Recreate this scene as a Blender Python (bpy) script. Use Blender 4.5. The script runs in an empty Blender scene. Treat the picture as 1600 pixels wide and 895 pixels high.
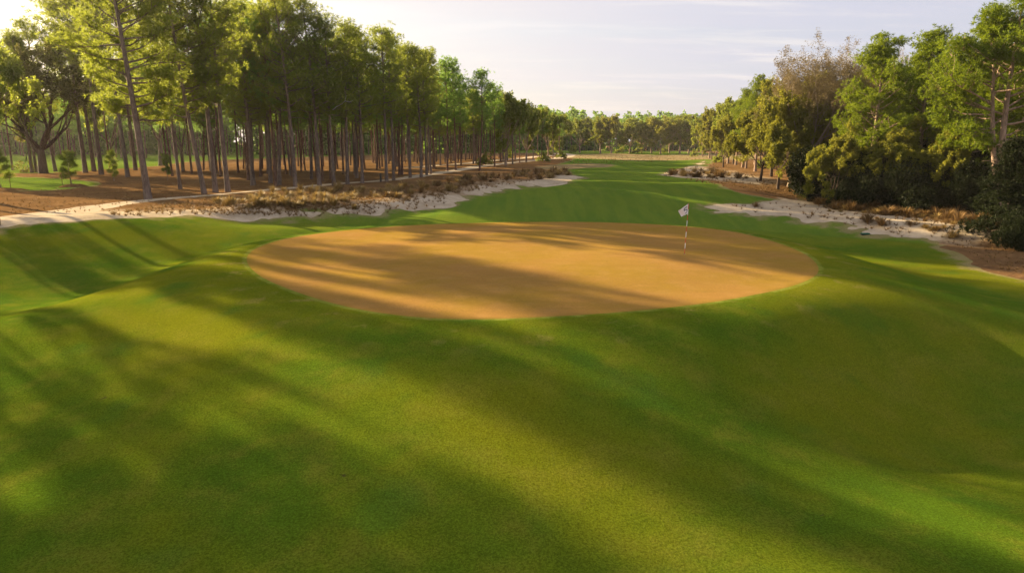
import bpy, math, random
import numpy as np
from mathutils import Vector, Matrix, noise as mnoise
R = math.radians
C = bpy.context.scene.collection
sc = bpy.context.scene

# ------------------------------------------------------------------ camera constants
F = 1067.0; CX, CY = 800.0, 447.5
CAM = np.array([0.0, 0.0, 5.0]); PITCH = math.atan((CY-222.0)/F)
SUN_AZ = 52.0      # degrees left of the view direction (+Y)
SUN_EL = 17.0

# ------------------------------------------------------------------ numpy noise
def _hash(ix, iy, seed):
    h = (ix.astype(np.int64)*374761393 + iy.astype(np.int64)*668265263 + seed*1274126177) & 0xffffffff
    h = ((h ^ (h >> 13))*1274126177) & 0xffffffff
    return ((h ^ (h >> 16)) & 0xffff)/65535.0
def vnoise(x, y, seed=0):
    x = np.asarray(x, float); y = np.asarray(y, float)
    ix = np.floor(x); iy = np.floor(y); fx = x-ix; fy = y-iy
    fx = fx*fx*(3-2*fx); fy = fy*fy*(3-2*fy)
    a = _hash(ix, iy, seed); b = _hash(ix+1, iy, seed); c = _hash(ix, iy+1, seed); d = _hash(ix+1, iy+1, seed)
    return (a*(1-fx)+b*fx)*(1-fy)+(c*(1-fx)+d*fx)*fy
def fbm(x, y, seed=0, n=3):
    s = 0; a = 1; t = 0
    for k in range(n):
        s = s+a*vnoise(x*2**k, y*2**k, seed+k*17); t += a; a *= .5
    return s/t*2-1
def sstep(a, b, x):
    t = np.clip((x-a)/(b-a), 0, 1); return t*t*(3-2*t)

def sd_poly(px, py, poly):
    """signed distance, positive inside"""
    P = np.asarray(poly, float); d = np.full(px.shape, 1e18); ins = np.zeros(px.shape, bool)
    n = len(P)
    for i in range(n):
        a = P[i]; b = P[(i+1) % n]; e = b-a
        wx = px-a[0]; wy = py-a[1]
        t = np.clip((wx*e[0]+wy*e[1])/(e@e+1e-12), 0, 1)
        d = np.minimum(d, (wx-e[0]*t)**2+(wy-e[1]*t)**2)
        c = ((a[1] > py) != (b[1] > py))
        with np.errstate(divide='ignore', invalid='ignore'):
            xx = (b[0]-a[0])*(py-a[1])/(b[1]-a[1]+1e-18)+a[0]
        ins ^= c & (px < xx)
    d = np.sqrt(d)
    return np.where(ins, d, -d)
def sd_line(px, py, pts):
    """positive inside a ribbon; pts = (x, y, halfwidth)"""
    best = np.full(px.shape, -1e9)
    for (x0, y0, w0), (x1, y1, w1) in zip(pts[:-1], pts[1:]):
        ex, ey = x1-x0, y1-y0
        t = np.clip(((px-x0)*ex+(py-y0)*ey)/(ex*ex+ey*ey+1e-12), 0, 1)
        d = np.hypot(px-x0-ex*t, py-y0-ey*t)
        best = np.maximum(best, (w0+(w1-w0)*t)-d)
    return best

def ray(px, py):
    u = (px-CX)/F; v = (CY-py)/F
    c, s = math.cos(PITCH), math.sin(PITCH)
    return np.array([u, c+v*s, -s+v*c])
def at_z(px, py, z=0.0):
    r = ray(px, py); t = (z-CAM[2])/r[2]
    return (r[0]*t, r[1]*t)
def smooth_closed(pts, it=2):
    for _ in range(it):
        q = []
        for i in range(len(pts)):
            a = pts[i]; b = pts[(i+1) % len(pts)]
            q += [(a[0]*.75+b[0]*.25, a[1]*.75+b[1]*.25), (a[0]*.25+b[0]*.75, a[1]*.25+b[1]*.75)]
        pts = q
    return pts

green_px = [(381,404),(400,386),(450,371),(560,357),(700,349),(870,346),(1000,349),(1130,358),(1205,375),(1262,397),
            (1285,422),(1260,441),(1200,457),(1100,475),(960,489),(800,498),(700,499),(620,493),(540,480),(460,456),(400,430)]
GREEN = smooth_closed([at_z(*p) for p in green_px])

def height(x, y):
    x = np.asarray(x, float); y = np.asarray(y, float)
    q = y*.8-x*.6
    L = -1.75+1.6*sstep(37, 56, q)+.15*sstep(80, 200, y)
    # spur running left from the green front-left, hollow behind it
    d = -sd_line(x, y, [(-11, 27, 0), (-14.5, 22.5, 0), (-20, 19, 0), (-32, 12, 0)])
    L = L+1.0*np.exp(-(d/4.6)**2)
    d = -sd_line(x, y, [(11, 27, 0), (17, 24.5, 0), (30, 19, 0)])
    L = L+.75*np.exp(-(d/3.8)**2)
    L = L+.55*np.exp(-(((x+27)/6)**2+((y-44)/4)**2))
    L = L-.35*np.exp(-((x+21)/6)**2-((y-31.5)/4.5)**2)
    # foreground shoulder
    L = L+.35*np.exp(-((x-2)/11)**2-((y-11)/4.5)**2)-.75*np.exp(-((x-11)/6)**2-((y-16)/4.5)**2)  # right hollow deepened so the slope shades itself
    L = L+.10*fbm(x/9+3, y/9, 5, 2)*sstep(-40, 0, 60-np.abs(x))
    # bank behind the left bunker, sand hollow
    d = -sd_line(x, y, [(-19, 50, 0), (-12, 52, 0), (-7, 60, 0), (0, 80, 0), (6, 92, 0)])
    L = L-.55*np.exp(-(d/2.6)**2)
    d = -sd_line(x, y, [(-20, 54, 0), (-12, 57.5, 0), (-8, 66, 0), (-2, 90, 0)])
    L = L+.45*np.exp(-(d/3.0)**2)
    # right bunker hollow with a raised back lip
    d = -sd_line(x, y, [(16, 60, 0), (24, 54, 0), (32, 47.5, 0)])
    L = L-.45*np.exp(-(d/2.6)**2)
    d = -sd_line(x, y, [(22, 63, 0), (29, 57, 0), (36, 49, 0)])
    L = L+.55*np.exp(-(d/2.2)**2)
    L = L+.12*fbm(x/13, y/13, 9, 3)*sstep(44, 60, y)+.05*fbm(x/3, y/3, 19, 2)*sstep(44, 52, y)
    L = L+1.2*fbm(x/120, y/120, 29, 2)*sstep(150, 420, y)*.6
    g = sd_poly(x, y, GREEN)
    dout = np.maximum(-g, 0); din = np.maximum(g, 0)
    ang = np.arctan2(y-31, x)
    w = 9.0+3.0*np.clip(-np.sin(ang), 0, 1)-2.5*np.clip(np.sin(ang), 0, 1)-4.2*np.exp(-((ang+.85)/.5)**2)  # front-right fall steepened to put that side in shade
    m = 1-sstep(0, 1, dout/w)
    z = L*(1-m)+m*(0.0)
    z = z+.20*sstep(0, 9, din)+.12*fbm(x/7, y/7, 41, 1)*sstep(0, 4, din)
    return z

def axis_y():
    v = [-60.0]
    while v[-1] < 4: v.append(v[-1]+2)
    while v[-1] < 62: v.append(v[-1]+.28)
    s = .28
    while v[-1] < 2600: s *= 1.0115 if v[-1] < 320 else 1.06; v.append(v[-1]+s)
    return np.array(v)
def axis_x():
    v = [0.0]
    while v[-1] < 40: v.append(v[-1]+.28)
    s = .28
    while v[-1] < 2200: s *= 1.018 if v[-1] < 150 else 1.07; v.append(v[-1]+s)
    v = np.array(v); return np.concatenate([-v[:0:-1], v])
XS, YS = axis_x(), axis_y()
GX, GY = np.meshgrid(XS, YS); gx, gy = GX.ravel(), GY.ravel()
gz = height(gx, gy); GZ = gz.reshape(GX.shape)
def hgrid(x, y):
    i = np.clip(np.searchsorted(XS, x)-1, 0, len(XS)-2); j = np.clip(np.searchsorted(YS, y)-1, 0, len(YS)-2)
    u = (x-XS[i])/(XS[i+1]-XS[i]); v = (y-YS[j])/(YS[j+1]-YS[j])
    return (GZ[j, i]*(1-u)+GZ[j, i+1]*u)*(1-v)+(GZ[j+1, i]*(1-u)+GZ[j+1, i+1]*u)*v
def H(x, y): return float(hgrid(np.array([x]), np.array([y]))[0])
_T = np.concatenate([np.arange(6, 70, .2), 70*np.power(1.012, np.arange(0, 260))])
def at(px, py):
    """the ground point seen at a pixel of the photograph"""
    r = ray(px, py); X = r[0]*_T; Y = r[1]*_T; Z = CAM[2]+r[2]*_T
    h = hgrid(X, Y); k = np.nonzero(Z < h)[0]
    if len(k) == 0: i = len(_T)-1; return (X[i], Y[i])
    i = k[0]
    if i == 0: return (X[0], Y[0])
    a = Z[i-1]-h[i-1]; b = h[i]-Z[i]; t = a/(a+b+1e-9)
    return (X[i-1]*(1-t)+X[i]*t, Y[i-1]*(1-t)+Y[i]*t)

# ------------------------------------------------------------------ materials
def new_mat(name):
    m = bpy.data.materials.new(name); m.use_nodes = True
    nt = m.node_tree; nt.nodes.clear(); return m, nt
class NB:
    def __init__(s, nt): s.nt = nt
    def n(s, typ, **kw):
        nd = s.nt.nodes.new(typ)
        for k, v in kw.items(): setattr(nd, k, v)
        return nd
    def link(s, a, b): s.nt.links.new(a, b)
    def set(s, sock, v):
        if hasattr(v, 'is_output') or isinstance(v, bpy.types.NodeSocket): s.link(v, sock)
        elif v is not None:
            if isinstance(v, (tuple, list)) and len(v) == 3 and sock.type == 'RGBA': v = (*v, 1)
            sock.default_value = v
    def pos(s):
        g = s.n('ShaderNodeNewGeometry'); return g.outputs['Position']
    def objpos(s): return s.n('ShaderNodeTexCoord').outputs['Object']
    def scale(s, v, sc_):
        m = s.n('ShaderNodeVectorMath', operation='MULTIPLY'); s.link(v, m.inputs[0]); m.inputs[1].default_value = sc_; return m.outputs[0]
    def noise(s, v, scale, detail=3, rough=.55, dist=0):
        n = s.n('ShaderNodeTexNoise'); s.link(v, n.inputs['Vector']); n.inputs['Scale'].default_value = scale
        n.inputs['Detail'].default_value = detail; n.inputs['Roughness'].default_value = rough; n.inputs['Distortion'].default_value = dist
        return n.outputs['Fac']
    def math(s, op, a, b=None, clamp=False):
        m = s.n('ShaderNodeMath', operation=op); m.use_clamp = clamp; s.set(m.inputs[0], a)
        if b is not None: s.set(m.inputs[1], b)
        return m.outputs[0]
    def ramp(s, v, a, b, lo=0., hi=1.):
        m = s.n('ShaderNodeMapRange'); m.interpolation_type = 'SMOOTHSTEP'; s.set(m.inputs[0], v)
        m.inputs[1].default_value = a; m.inputs[2].default_value = b; m.inputs[3].default_value = lo; m.inputs[4].default_value = hi
        return m.outputs[0]
    def mix(s, f, a, b, mode='MIX'):
        m = s.n('ShaderNodeMix', data_type='RGBA', blend_type=mode); s.set(m.inputs[0], f); s.set(m.inputs[6], a); s.set(m.inputs[7], b)
        return m.outputs[2]
    def attr(s, name, typ='GEOMETRY'):
        a = s.n('ShaderNodeAttribute'); a.attribute_name = name; a.attribute_type = typ; return a.outputs['Fac']
    def bump(s, h, strength, dist, prev=None):
        b = s.n('ShaderNodeBump'); b.inputs['Strength'].default_value = strength; b.inputs['Distance'].default_value = dist
        s.link(h, b.inputs['Height'])
        if prev is not None: s.link(prev, b.inputs['Normal'])
        return b.outputs[0]
    def out(s, color, rough=.9, normal=None, spec=.2, transl=None, sheen=None):
        p = s.n('ShaderNodeBsdfPrincipled'); s.set(p.inputs['Base Color'], color); s.set(p.inputs['Roughness'], rough)
        p.inputs['Specular IOR Level'].default_value = spec
        if normal is not None: s.link(normal, p.inputs['Normal'])
        if sheen: p.inputs['Sheen Weight'].default_value = sheen; p.inputs['Sheen Roughness'].default_value = .6
        sh = p.outputs[0]
        if transl is not None:
            t = s.n('ShaderNodeBsdfTranslucent'); s.set(t.inputs[0], transl[1]); mx = s.n('ShaderNodeMixShader')
            mx.inputs[0].default_value = transl[0]; s.link(sh, mx.inputs[1]); s.link(t.outputs[0], mx.inputs[2]); sh = mx.outputs[0]
        o = s.n('ShaderNodeOutputMaterial'); s.link(sh, o.inputs[0])

def mat_grass():
    m, nt = new_mat('turf'); b = NB(nt); P = b.pos()
    big = b.noise(P, .13, 4); mid = b.noise(P, .9, 5, .65); fine = b.noise(P, 24, 5, .75); vf = b.noise(P, 90, 2, .7)
    c = b.mix(b.ramp(big, .35, .65), (.062, .110, .008), (.130, .140, .008))
    c = b.mix(b.ramp(mid, .42, .75, 0, .45), c, (.175, .160, .020))
    c = b.mix(b.ramp(b.noise(P, .35, 3), .55, .72, 0, .6), c, (.046, .112, .012))
    # far fairway is greener, fine lengthwise mowing grain
    sy = b.n('ShaderNodeSeparateXYZ'); b.link(P, sy.inputs[0])
    far = b.ramp(sy.outputs[1], 40, 60)
    c = b.mix(b.math('MULTIPLY', far, .75), c, (.100, .168, .024))
    strip = b.noise(b.scale(P, (.9, .03, 1)), 1.0, 2)
    c = b.mix(b.math('MULTIPLY', far, b.ramp(strip, .4, .6, 0, .35)), c, (.160, .205, .024))
    # lighter collar on the lip of the putting surface
    dg = b.math('ADD', b.attr('d_green'), b.math('MULTIPLY', b.noise(P, 1.3, 3), .12))
    col = b.ramp(dg, .30, .20)
    c = b.mix(b.math('MULTIPLY', col, b.ramp(b.noise(P, 1.1, 4, .7), .35, .65, .1, .8)), c, (.21, .23, .04))
    # thin and scalped dead patches on the lip
    sc_ = b.math('MULTIPLY', b.ramp(b.noise(P, .8, 4, .65), .56, .68), b.ramp(b.attr('d_green'), 3.2, .2))
    c = b.mix(b.math('MULTIPLY', sc_, .6), c, (.24, .19, .06))
    # sand blown into the edge
    de = b.math('ADD', b.attr('d_edge'), b.math('MULTIPLY', b.math('SUBTRACT', b.noise(P, .8, 4, .65), .5), 4.0))
    c = b.mix(b.ramp(de, 1.2, -.2, 0, .75), c, (.26, .20, .10))
    sp = b.math('MULTIPLY', b.ramp(fine, .3, .7, .62, 1.38), b.ramp(vf, .3, .7, .7, 1.3))
    c = b.mix(1.0, c, b.mix(0, sp, sp), 'MULTIPLY')
    # tiny dark divots / twigs
    v = b.n('ShaderNodeTexVoronoi'); b.link(P, v.inputs['Vector']); v.inputs['Scale'].default_value = .55
    dv = b.math('MULTIPLY', b.ramp(v.outputs['Distance'], .06, .03), b.ramp(b.noise(P, 9, 2), .5, .6))
    c = b.mix(b.math('MULTIPLY', dv, .7), c, (.05, .035, .02))
    nrm = b.bump(fine, .6, .03); nrm = b.bump(vf, .6, .012, nrm); nrm = b.bump(mid, .35, .06, nrm)
    b.out(c, 1.0, nrm, 0); return m
def mat_green():
    m, nt = new_mat('putting_turf'); b = NB(nt); P = b.pos()
    big = b.noise(P, .22, 3); mid = b.noise(P, 1.4, 4, .6); fine = b.noise(P, 30, 3, .7)
    c = b.mix(b.ramp(big, .35, .65), (.30, .165, .045), (.27, .165, .030))
    c = b.mix(b.ramp(mid, .45, .75, 0, .35), c, (.36, .21, .075))
    c = b.mix(b.ramp(b.noise(P, 5, 5, .75), .55, .75, 0, .5), c, (.17, .115, .022))
    c = b.mix(b.ramp(b.noise(b.scale(P, (.35, 2.2, 1)), 1.0, 4, .6), .5, .75, 0, .4), c, (.21, .135, .028))
    c = b.mix(b.ramp(b.math('ADD', b.attr('d_green'), b.math('MULTIPLY', mid, .5)), .55, .2, 0, .35), c, (.13, .12, .015))
    f = b.ramp(fine, .3, .7, .78, 1.2); c = b.mix(1.0, c, b.mix(0, f, f), 'MULTIPLY')
    b.out(c, 1.0, b.bump(b.noise(P, 9, 4, .7), .4, .02, b.bump(fine, .6, .012)), 0); return m
def mat_sand(name, base, dark):
    m, nt = new_mat(name); b = NB(nt); P = b.pos()
    n1 = b.noise(P, .5, 5, .65); n2 = b.noise(P, 3.5, 5, .7); n3 = b.noise(P, 18, 3, .7)
    c = b.mix(b.ramp(n1, .35, .7), base, dark)
    c = b.mix(b.ramp(n2, .52, .72, 0, .65), c, (.24, .17, .10))
    c = b.mix(b.math('MULTIPLY', b.ramp(n3, .58, .66, 0, .8), b.ramp(n1, .45, .6)), c, (.10, .06, .03))
    de = b.math('ADD', b.attr('d_edge'), b.math('MULTIPLY', b.math('SUBTRACT', b.noise(P, .9, 4, .65), .5), 3.0))
    c = b.mix(b.ramp(de, .5, -.3, 0, .0), c, (.17, .12, .06))
    nrm = b.bump(n2, .6, .12); nrm = b.bump(n3, .5, .03, nrm)
    b.out(c, 1.0, nrm, 0); return m
def mat_straw():
    m, nt = new_mat('pine_straw'); b = NB(nt); P = b.pos()
    n1 = b.noise(P, .25, 4, .6); n2 = b.noise(P, 2.2, 5, .7); n3 = b.noise(P, 11, 4, .75)
    c = b.mix(b.ramp(n1, .35, .65), (.20, .112, .046), (.14, .080, .035))
    c = b.mix(b.ramp(n2, .5, .72, 0, .7), c, (.32, .19, .09))
    c = b.mix(b.ramp(n3, .52, .68, 0, .9), c, (.07, .035, .018))
    c = b.mix(b.ramp(b.noise(P, .7, 5, .75), .56, .66, 0, .6), c, (.10, .055, .028))
    # thin sandy places close to the sand
    de = b.math('ADD', b.attr('d_sand'), b.math('MULTIPLY', b.math('SUBTRACT', b.noise(P, .6, 4, .7), .5), 9.0))
    c = b.mix(b.ramp(de, 2.6, -.6, 0, .8), c, (.40, .31, .20))
    nrm = b.bump(n2, .7, .15); nrm = b.bump(n3, .6, .05, nrm)
    b.out(c, 1.0, nrm, 0); return m
def mat_rough():
    m, nt = new_mat('dormant_rough'); b = NB(nt); P = b.pos()
    n1 = b.noise(P, .12, 4, .6); n2 = b.noise(P, 1.2, 5, .7)
    c = b.mix(b.ramp(n1, .35, .65), (.25, .165, .065), (.17, .14, .045))
    c = b.mix(b.ramp(n2, .5, .72, 0, .6), c, (.34, .24, .12))
    b.out(c, .95, b.bump(n2, .6, .2), .1); return m
def mat_leaf(name, a, bcol, transl, tcol, spec=.08):
    """a, bcol: albedo range per clump; tcol: light passing through"""
    m, nt = new_mat(name); b = NB(nt)
    t = b.attr('tone'); oi = b.n('ShaderNodeObjectInfo')
    f = b.math('ADD', b.math('MULTIPLY', t, .75), b.math('MULTIPLY', oi.outputs['Random'], .35), clamp=True)
    c = b.mix(f, a, bcol)
    tc = b.mix(f, tuple(x*.7 for x in tcol), tcol)
    b.out(c, .55, None, spec, transl=(transl, tc)); return m
def mat_bark(name, a, bcol, sx=1.0):
    m, nt = new_mat(name); b = NB(nt); P = b.objpos()
    n1 = b.noise(b.scale(P, (6, 6, 1.2)), 1.5*sx, 4, .7); n2 = b.noise(b.scale(P, (1, 1, .3)), 1.2, 2)
    c = b.mix(b.ramp(n1, .35, .65), a, bcol); c = b.mix(b.ramp(n2, .4, .7, 0, .4), c, tuple(x*1.3 for x in bcol))
    b.out(c, .9, b.bump(n1, .8, .05), .1); return m
def mat_plain(name, col, rough=.6, spec=.3, bump=0):
    m, nt = new_mat(name); b = NB(nt); P = b.objpos(); n = b.noise(P, 30, 3)
    c = b.mix(b.ramp(n, .3, .7, 0, .3), col, tuple(x*.75 for x in col))
    b.out(c, rough, b.bump(n, bump, .005) if bump else None, spec); return m

M = dict(
    grass=mat_grass(), green=mat_green(), sand=mat_sand('bunker_sand', (.50, .41, .29), (.38, .30, .20)),
    path=mat_sand('path_sand', (.52, .43, .31), (.42, .33, .23)), straw=mat_straw(), rough=mat_rough(),
    needles_left=mat_leaf('needles_longleaf', (.030, .068, .010), (.110, .155, .020), .46, (.46, .52, .06)),
    needles_dark=mat_leaf('needles_forest', (.036, .095, .020), (.105, .190, .036), .42, (.34, .54, .07)),  # greener needle colour of the wood's pines and the distant wood
    needles_right=mat_leaf('needles_loblolly', (.040, .085, .006), (.190, .240, .012), .30, (.34, .42, .02)),
    leaves_far=mat_leaf('leaves_far', (.075, .110, .014), (.200, .225, .030), .35, (.38, .42, .05)),
    leaves_olive=mat_leaf('leaves_olive', (.095, .115, .012), (.190, .190, .025), .35, (.40, .38, .04)),
    leaves_bud=mat_leaf('buds_tan', (.17, .135, .065), (.26, .20, .095), .25, (.30, .22, .09)),
    leaves_ever=mat_leaf('leaves_evergreen_shaded', (.008, .014, .004), (.022, .030, .007), .10, (.03, .04, .006)),  # dark evergreen, albedo lowered further to carry the thicket's shade
    oak=mat_leaf('leaves_oak', (.035, .040, .012), (.075, .080, .02), .35, (.30, .28, .05)),
    sapling=mat_leaf('needles_sapling', (.055, .100, .014), (.120, .170, .022), .40, (.35, .42, .04)),
    wire=mat_leaf('wiregrass_blades', (.20, .135, .045), (.40, .275, .10), .25, (.40, .28, .09)),
    wire_brown=mat_leaf('wiregrass_brown', (.13, .075, .03), (.26, .16, .065), .2, (.26, .16, .05)),
    bark=mat_bark('bark_pine', (.095, .070, .055), (.20, .15, .12)),
    bark_red=mat_bark('bark_red', (.08, .045, .032), (.19, .11, .08)),
    bark_light=mat_bark('bark_light', (.16, .11, .08), (.38, .27, .20)),
    bark_dark=mat_bark('bark_oak', (.05, .035, .028), (.11, .08, .06)),
    twig=mat_bark('bark_twig', (.16, .12, .085), (.27, .21, .15)),
)

# ------------------------------------------------------------------ mesh utilities
def mesh_np(name, V, faces_flat, sizes, mat, attrs=None, smooth=False):
    me = bpy.data.meshes.new(name)
    V = np.asarray(V, np.float32); me.vertices.add(len(V)); me.vertices.foreach_set('co', V.ravel())
    faces_flat = np.asarray(faces_flat, np.int32); sizes = np.asarray(sizes, np.int32)
    me.loops.add(len(faces_flat)); me.loops.foreach_set('vertex_index', faces_flat)
    me.polygons.add(len(sizes)); st = np.concatenate([[0], np.cumsum(sizes)[:-1]]).astype(np.int32)
    me.polygons.foreach_set('loop_start', st); me.polygons.foreach_set('loop_total', sizes)
    if smooth: me.polygons.foreach_set('use_smooth', np.ones(len(sizes), bool))
    if attrs:
        for k, a in attrs.items():
            at_ = me.attributes.new(k, 'FLOAT', 'POINT'); at_.data.foreach_set('value', np.asarray(a, np.float32))
    me.update(calc_edges=True); me.validate()
    if mat: me.materials.append(mat)
    return me
def link(name, me, parent=None):
    o = bpy.data.objects.new(name, me); C.objects.link(o)
    if parent is not None: o.parent = parent
    return o
def tag(o, label=None, cat=None, group=None, kind=None):
    for k, v in (('label', label), ('category', cat), ('group', group), ('kind', kind)):
        if v: o[k] = v
    return o
class Tubes:
    """collects tapered tubes into one mesh"""
    def __init__(s): s.V = []; s.Fc = []; s.S = []; s.nv = 0
    def tube(s, pts, rad, seg=6, cap=True):
        pts = np.asarray(pts, float); n = len(pts)
        T = np.gradient(pts, axis=0); T /= np.linalg.norm(T, axis=1)[:, None]+1e-9
        ref = np.array([0, 0, 1.]) if abs(T[0][2]) < .9 else np.array([1., 0, 0])
        U = np.cross(T, ref); U /= np.linalg.norm(U, axis=1)[:, None]+1e-9; W = np.cross(T, U)
        a = np.arange(seg)/seg*2*math.pi
        ring = pts[:, None, :]+np.asarray(rad)[:, None, None]*(np.cos(a)[None, :, None]*U[:, None, :]+np.sin(a)[None, :, None]*W[:, None, :])
        s.V.append(ring.reshape(-1, 3)); b = s.nv
        i = np.arange(n-1)[:, None]*seg; j = np.arange(seg)[None, :]; k = (j+1) % seg
        q = np.stack([b+i+j, b+i+k, b+i+seg+k, b+i+seg+j], -1).reshape(-1)
        s.Fc.append(q); s.S.append(np.full((n-1)*seg, 4)); s.nv += n*seg
        if cap:
            s.Fc.append(b+(n-1)*seg+np.arange(seg)); s.S.append([seg])
    def build(s, name, mat, smooth=True):
        return mesh_np(name, np.concatenate(s.V), np.concatenate(s.Fc), np.concatenate(s.S), mat, smooth=smooth)
def unit(v): return v/(np.linalg.norm(v, axis=-1, keepdims=True)+1e-9)
def blades(rng, centers, axes, rad, width, n, tone, spread=1.0, quad=False, r0=.05):
    """leaf tufts: n narrow faces fanned out of each centre. returns V, faces, sizes, tones"""
    N = len(centers)
    d = rng.normal(size=(N, n, 3)); d = unit(unit(d)*spread+axes[:, None, :])
    L = (rad[:, None]*rng.uniform(.65, 1.1, (N, n)))[..., None]
    side = unit(np.cross(d, rng.normal(size=(N, n, 3))))*(width*rng.uniform(.7, 1.3, (N, n)))[..., None]
    base = centers[:, None, :]+d*r0
    if quad:
        mid = base+d*L*.5; tip = base+d*L
        V = np.stack([base, mid+side, tip, mid-side], 2).reshape(-1, 3); k = 4
    else:
        tip = base+d*L
        V = np.stack([base-side*.5+d*L*.0, base+side*.5, tip], 2).reshape(-1, 3); k = 3
    nf = N*n
    tn = np.repeat(np.clip(tone[:, None]+rng.normal(0, .08, (N, n)), 0, 1).reshape(-1), k)
    return V, np.arange(nf*k), np.full(nf, k), tn

def arc(p0, d0, L, n, rng, up=.0, wob=.08):
    pts = [np.array(p0, float)]; d = unit(np.array(d0, float))
    for i in range(n):
        d = unit(d+np.array([0, 0, up/n])+rng.normal(0, wob, 3)); pts.append(pts[-1]+d*L/n)
    return np.array(pts)

def pine_meshes(name, seed, H_, cb, cr, nl, tufts, lean=(0, 0), r0=.34, trad=.34, tw=.05, nb=14, droop=0.0,
                leafmat='needles_left', barkmat='bark', fork=False, prof=None, dead=6, top_open=1.0, sig=.42, open_h=None, flat=.55):
    rng = np.random.default_rng(seed); T = Tubes()
    n = 16; zs = np.linspace(0, 1, n)
    curve = rng.normal(0, .25, 2)
    P = np.stack([lean[0]*zs*H_+curve[0]*np.sin(zs*3.0)*.7, lean[1]*zs*H_+curve[1]*np.sin(zs*2.6)*.7, zs*H_], 1)
    P[0, 2] = -.5
    rad = r0*(1-.80*zs**1.1); rad[0] *= 1.35; rad[1] *= 1.05
    T.tube(P, rad, 9)
    stems = [P]
    if fork:
        k0 = int(fork[0]*(n-1)); P2 = P.copy(); s2 = np.clip((zs-zs[k0])/(1-zs[k0]), 0, 1)
        P2[:, 0] += fork[1]*H_*s2**.8; P2[:, 1] += fork[2]*H_*s2**.8; P2[:, 2] -= .06*H_*s2
        T.tube(P2[k0:], rad[k0:]*.75, 8); stems.append(P2)
    def onT(h, P=P):
        f = h*(n-1); i = min(int(f), n-2); t = f-i; return P[i]*(1-t)+P[i+1]*t, r0*(1-.80*h**1.1)
    if prof is None: prof = lambda t: (.55+.9*t) if t < .35 else (.87+.13*(1-abs(t-.45)/.1) if t < .55 else max(.22, .95-1.35*(t-.55)))
    cen = []; axs = []; ton = []
    az = rng.uniform(0, 6.28)
    for i in range(nl):
        t = (i+rng.uniform(.1, .9))/nl; h = cb+(1-cb)*t*.985
        az += 2.4+rng.normal(0, .35)
        st = stems[i % 2] if (fork and h > fork[0]+.08) else P
        p, rr = onT(h, st)
        if open_h and h < open_h and math.sin(az) < -.45: az += math.pi*.8
        L = cr*prof(t)*rng.uniform(.55, 1.15); el = R(-4+52*t**1.3*top_open+rng.normal(0, 8))
        d = np.array([math.cos(az)*math.cos(el), math.sin(az)*math.cos(el), math.sin(el)])
        lp = arc(p, d, L, 5, rng, up=.45-droop, wob=.10)
        lr = min(rr*.5, .035+.018*L)
        T.tube(lp, np.linspace(lr, .015, 6), 5, cap=False)
        nsub = max(2, int(round(2+L*1.1)))
        ltone = rng.uniform(.1, .9)
        for k in range(nsub+1):
            f = 1.0 if k == nsub else rng.uniform(.35, .95)
            j = min(int(f*5), 4); q = lp[j]*(1-(f*5-j))+lp[j+1]*(f*5-j)
            if k < nsub:
                dd = unit(lp[j+1]-lp[j]); sd = unit(np.cross(dd, [0, 0, 1]))*rng.choice([-1, 1])
                sL = L*rng.uniform(.18, .40)+.3
                sp = arc(q, dd*.6+sd*rng.uniform(.5, 1)+np.array([0, 0, rng.uniform(.0, .5)]), sL, 3, rng, up=.5, wob=.12)
                T.tube(sp, np.linspace(lr*.45, .010, 4), 3, cap=False); e = sp[-1]; e0 = sp[1]
            else: e = q; e0 = lp[3]
            m = max(3, int(tufts*rng.uniform(.6, 1.4)))
            tt = rng.uniform(0, 1, (m, 1)); cc = e0*(1-tt)+e*tt+rng.normal(0, sig, (m, 3))*np.array([1, 1, flat])
            cen.append(cc); axs.append(unit(cc-e0+np.array([0, 0, .35]))*.55)
            ton.append(np.clip(ltone*.5+rng.uniform(0, .5)+rng.normal(0, .10, m), 0, 1))
    for i in range(dead):
        h = rng.uniform(cb*.55, cb); p, rr = onT(h); a = rng.uniform(0, 6.28)
        T.tube(arc(p, (math.cos(a), math.sin(a), rng.uniform(-.3, .4)), rng.uniform(.5, 1.8), 3, rng, 0, .15), np.linspace(.04, .01, 4), 4)
    cen = np.concatenate(cen); axs = np.concatenate(axs); ton = np.concatenate(ton)
    V, Fl, S, tn = blades(rng, cen, axs, np.full(len(cen), trad)*rng.uniform(.75, 1.25, len(cen)), tw, nb, ton, 1.0)
    return T.build(name+'_trunk', M[barkmat]), mesh_np(name+'_crown', V, Fl, S, M[leafmat], {'tone': tn})

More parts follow.
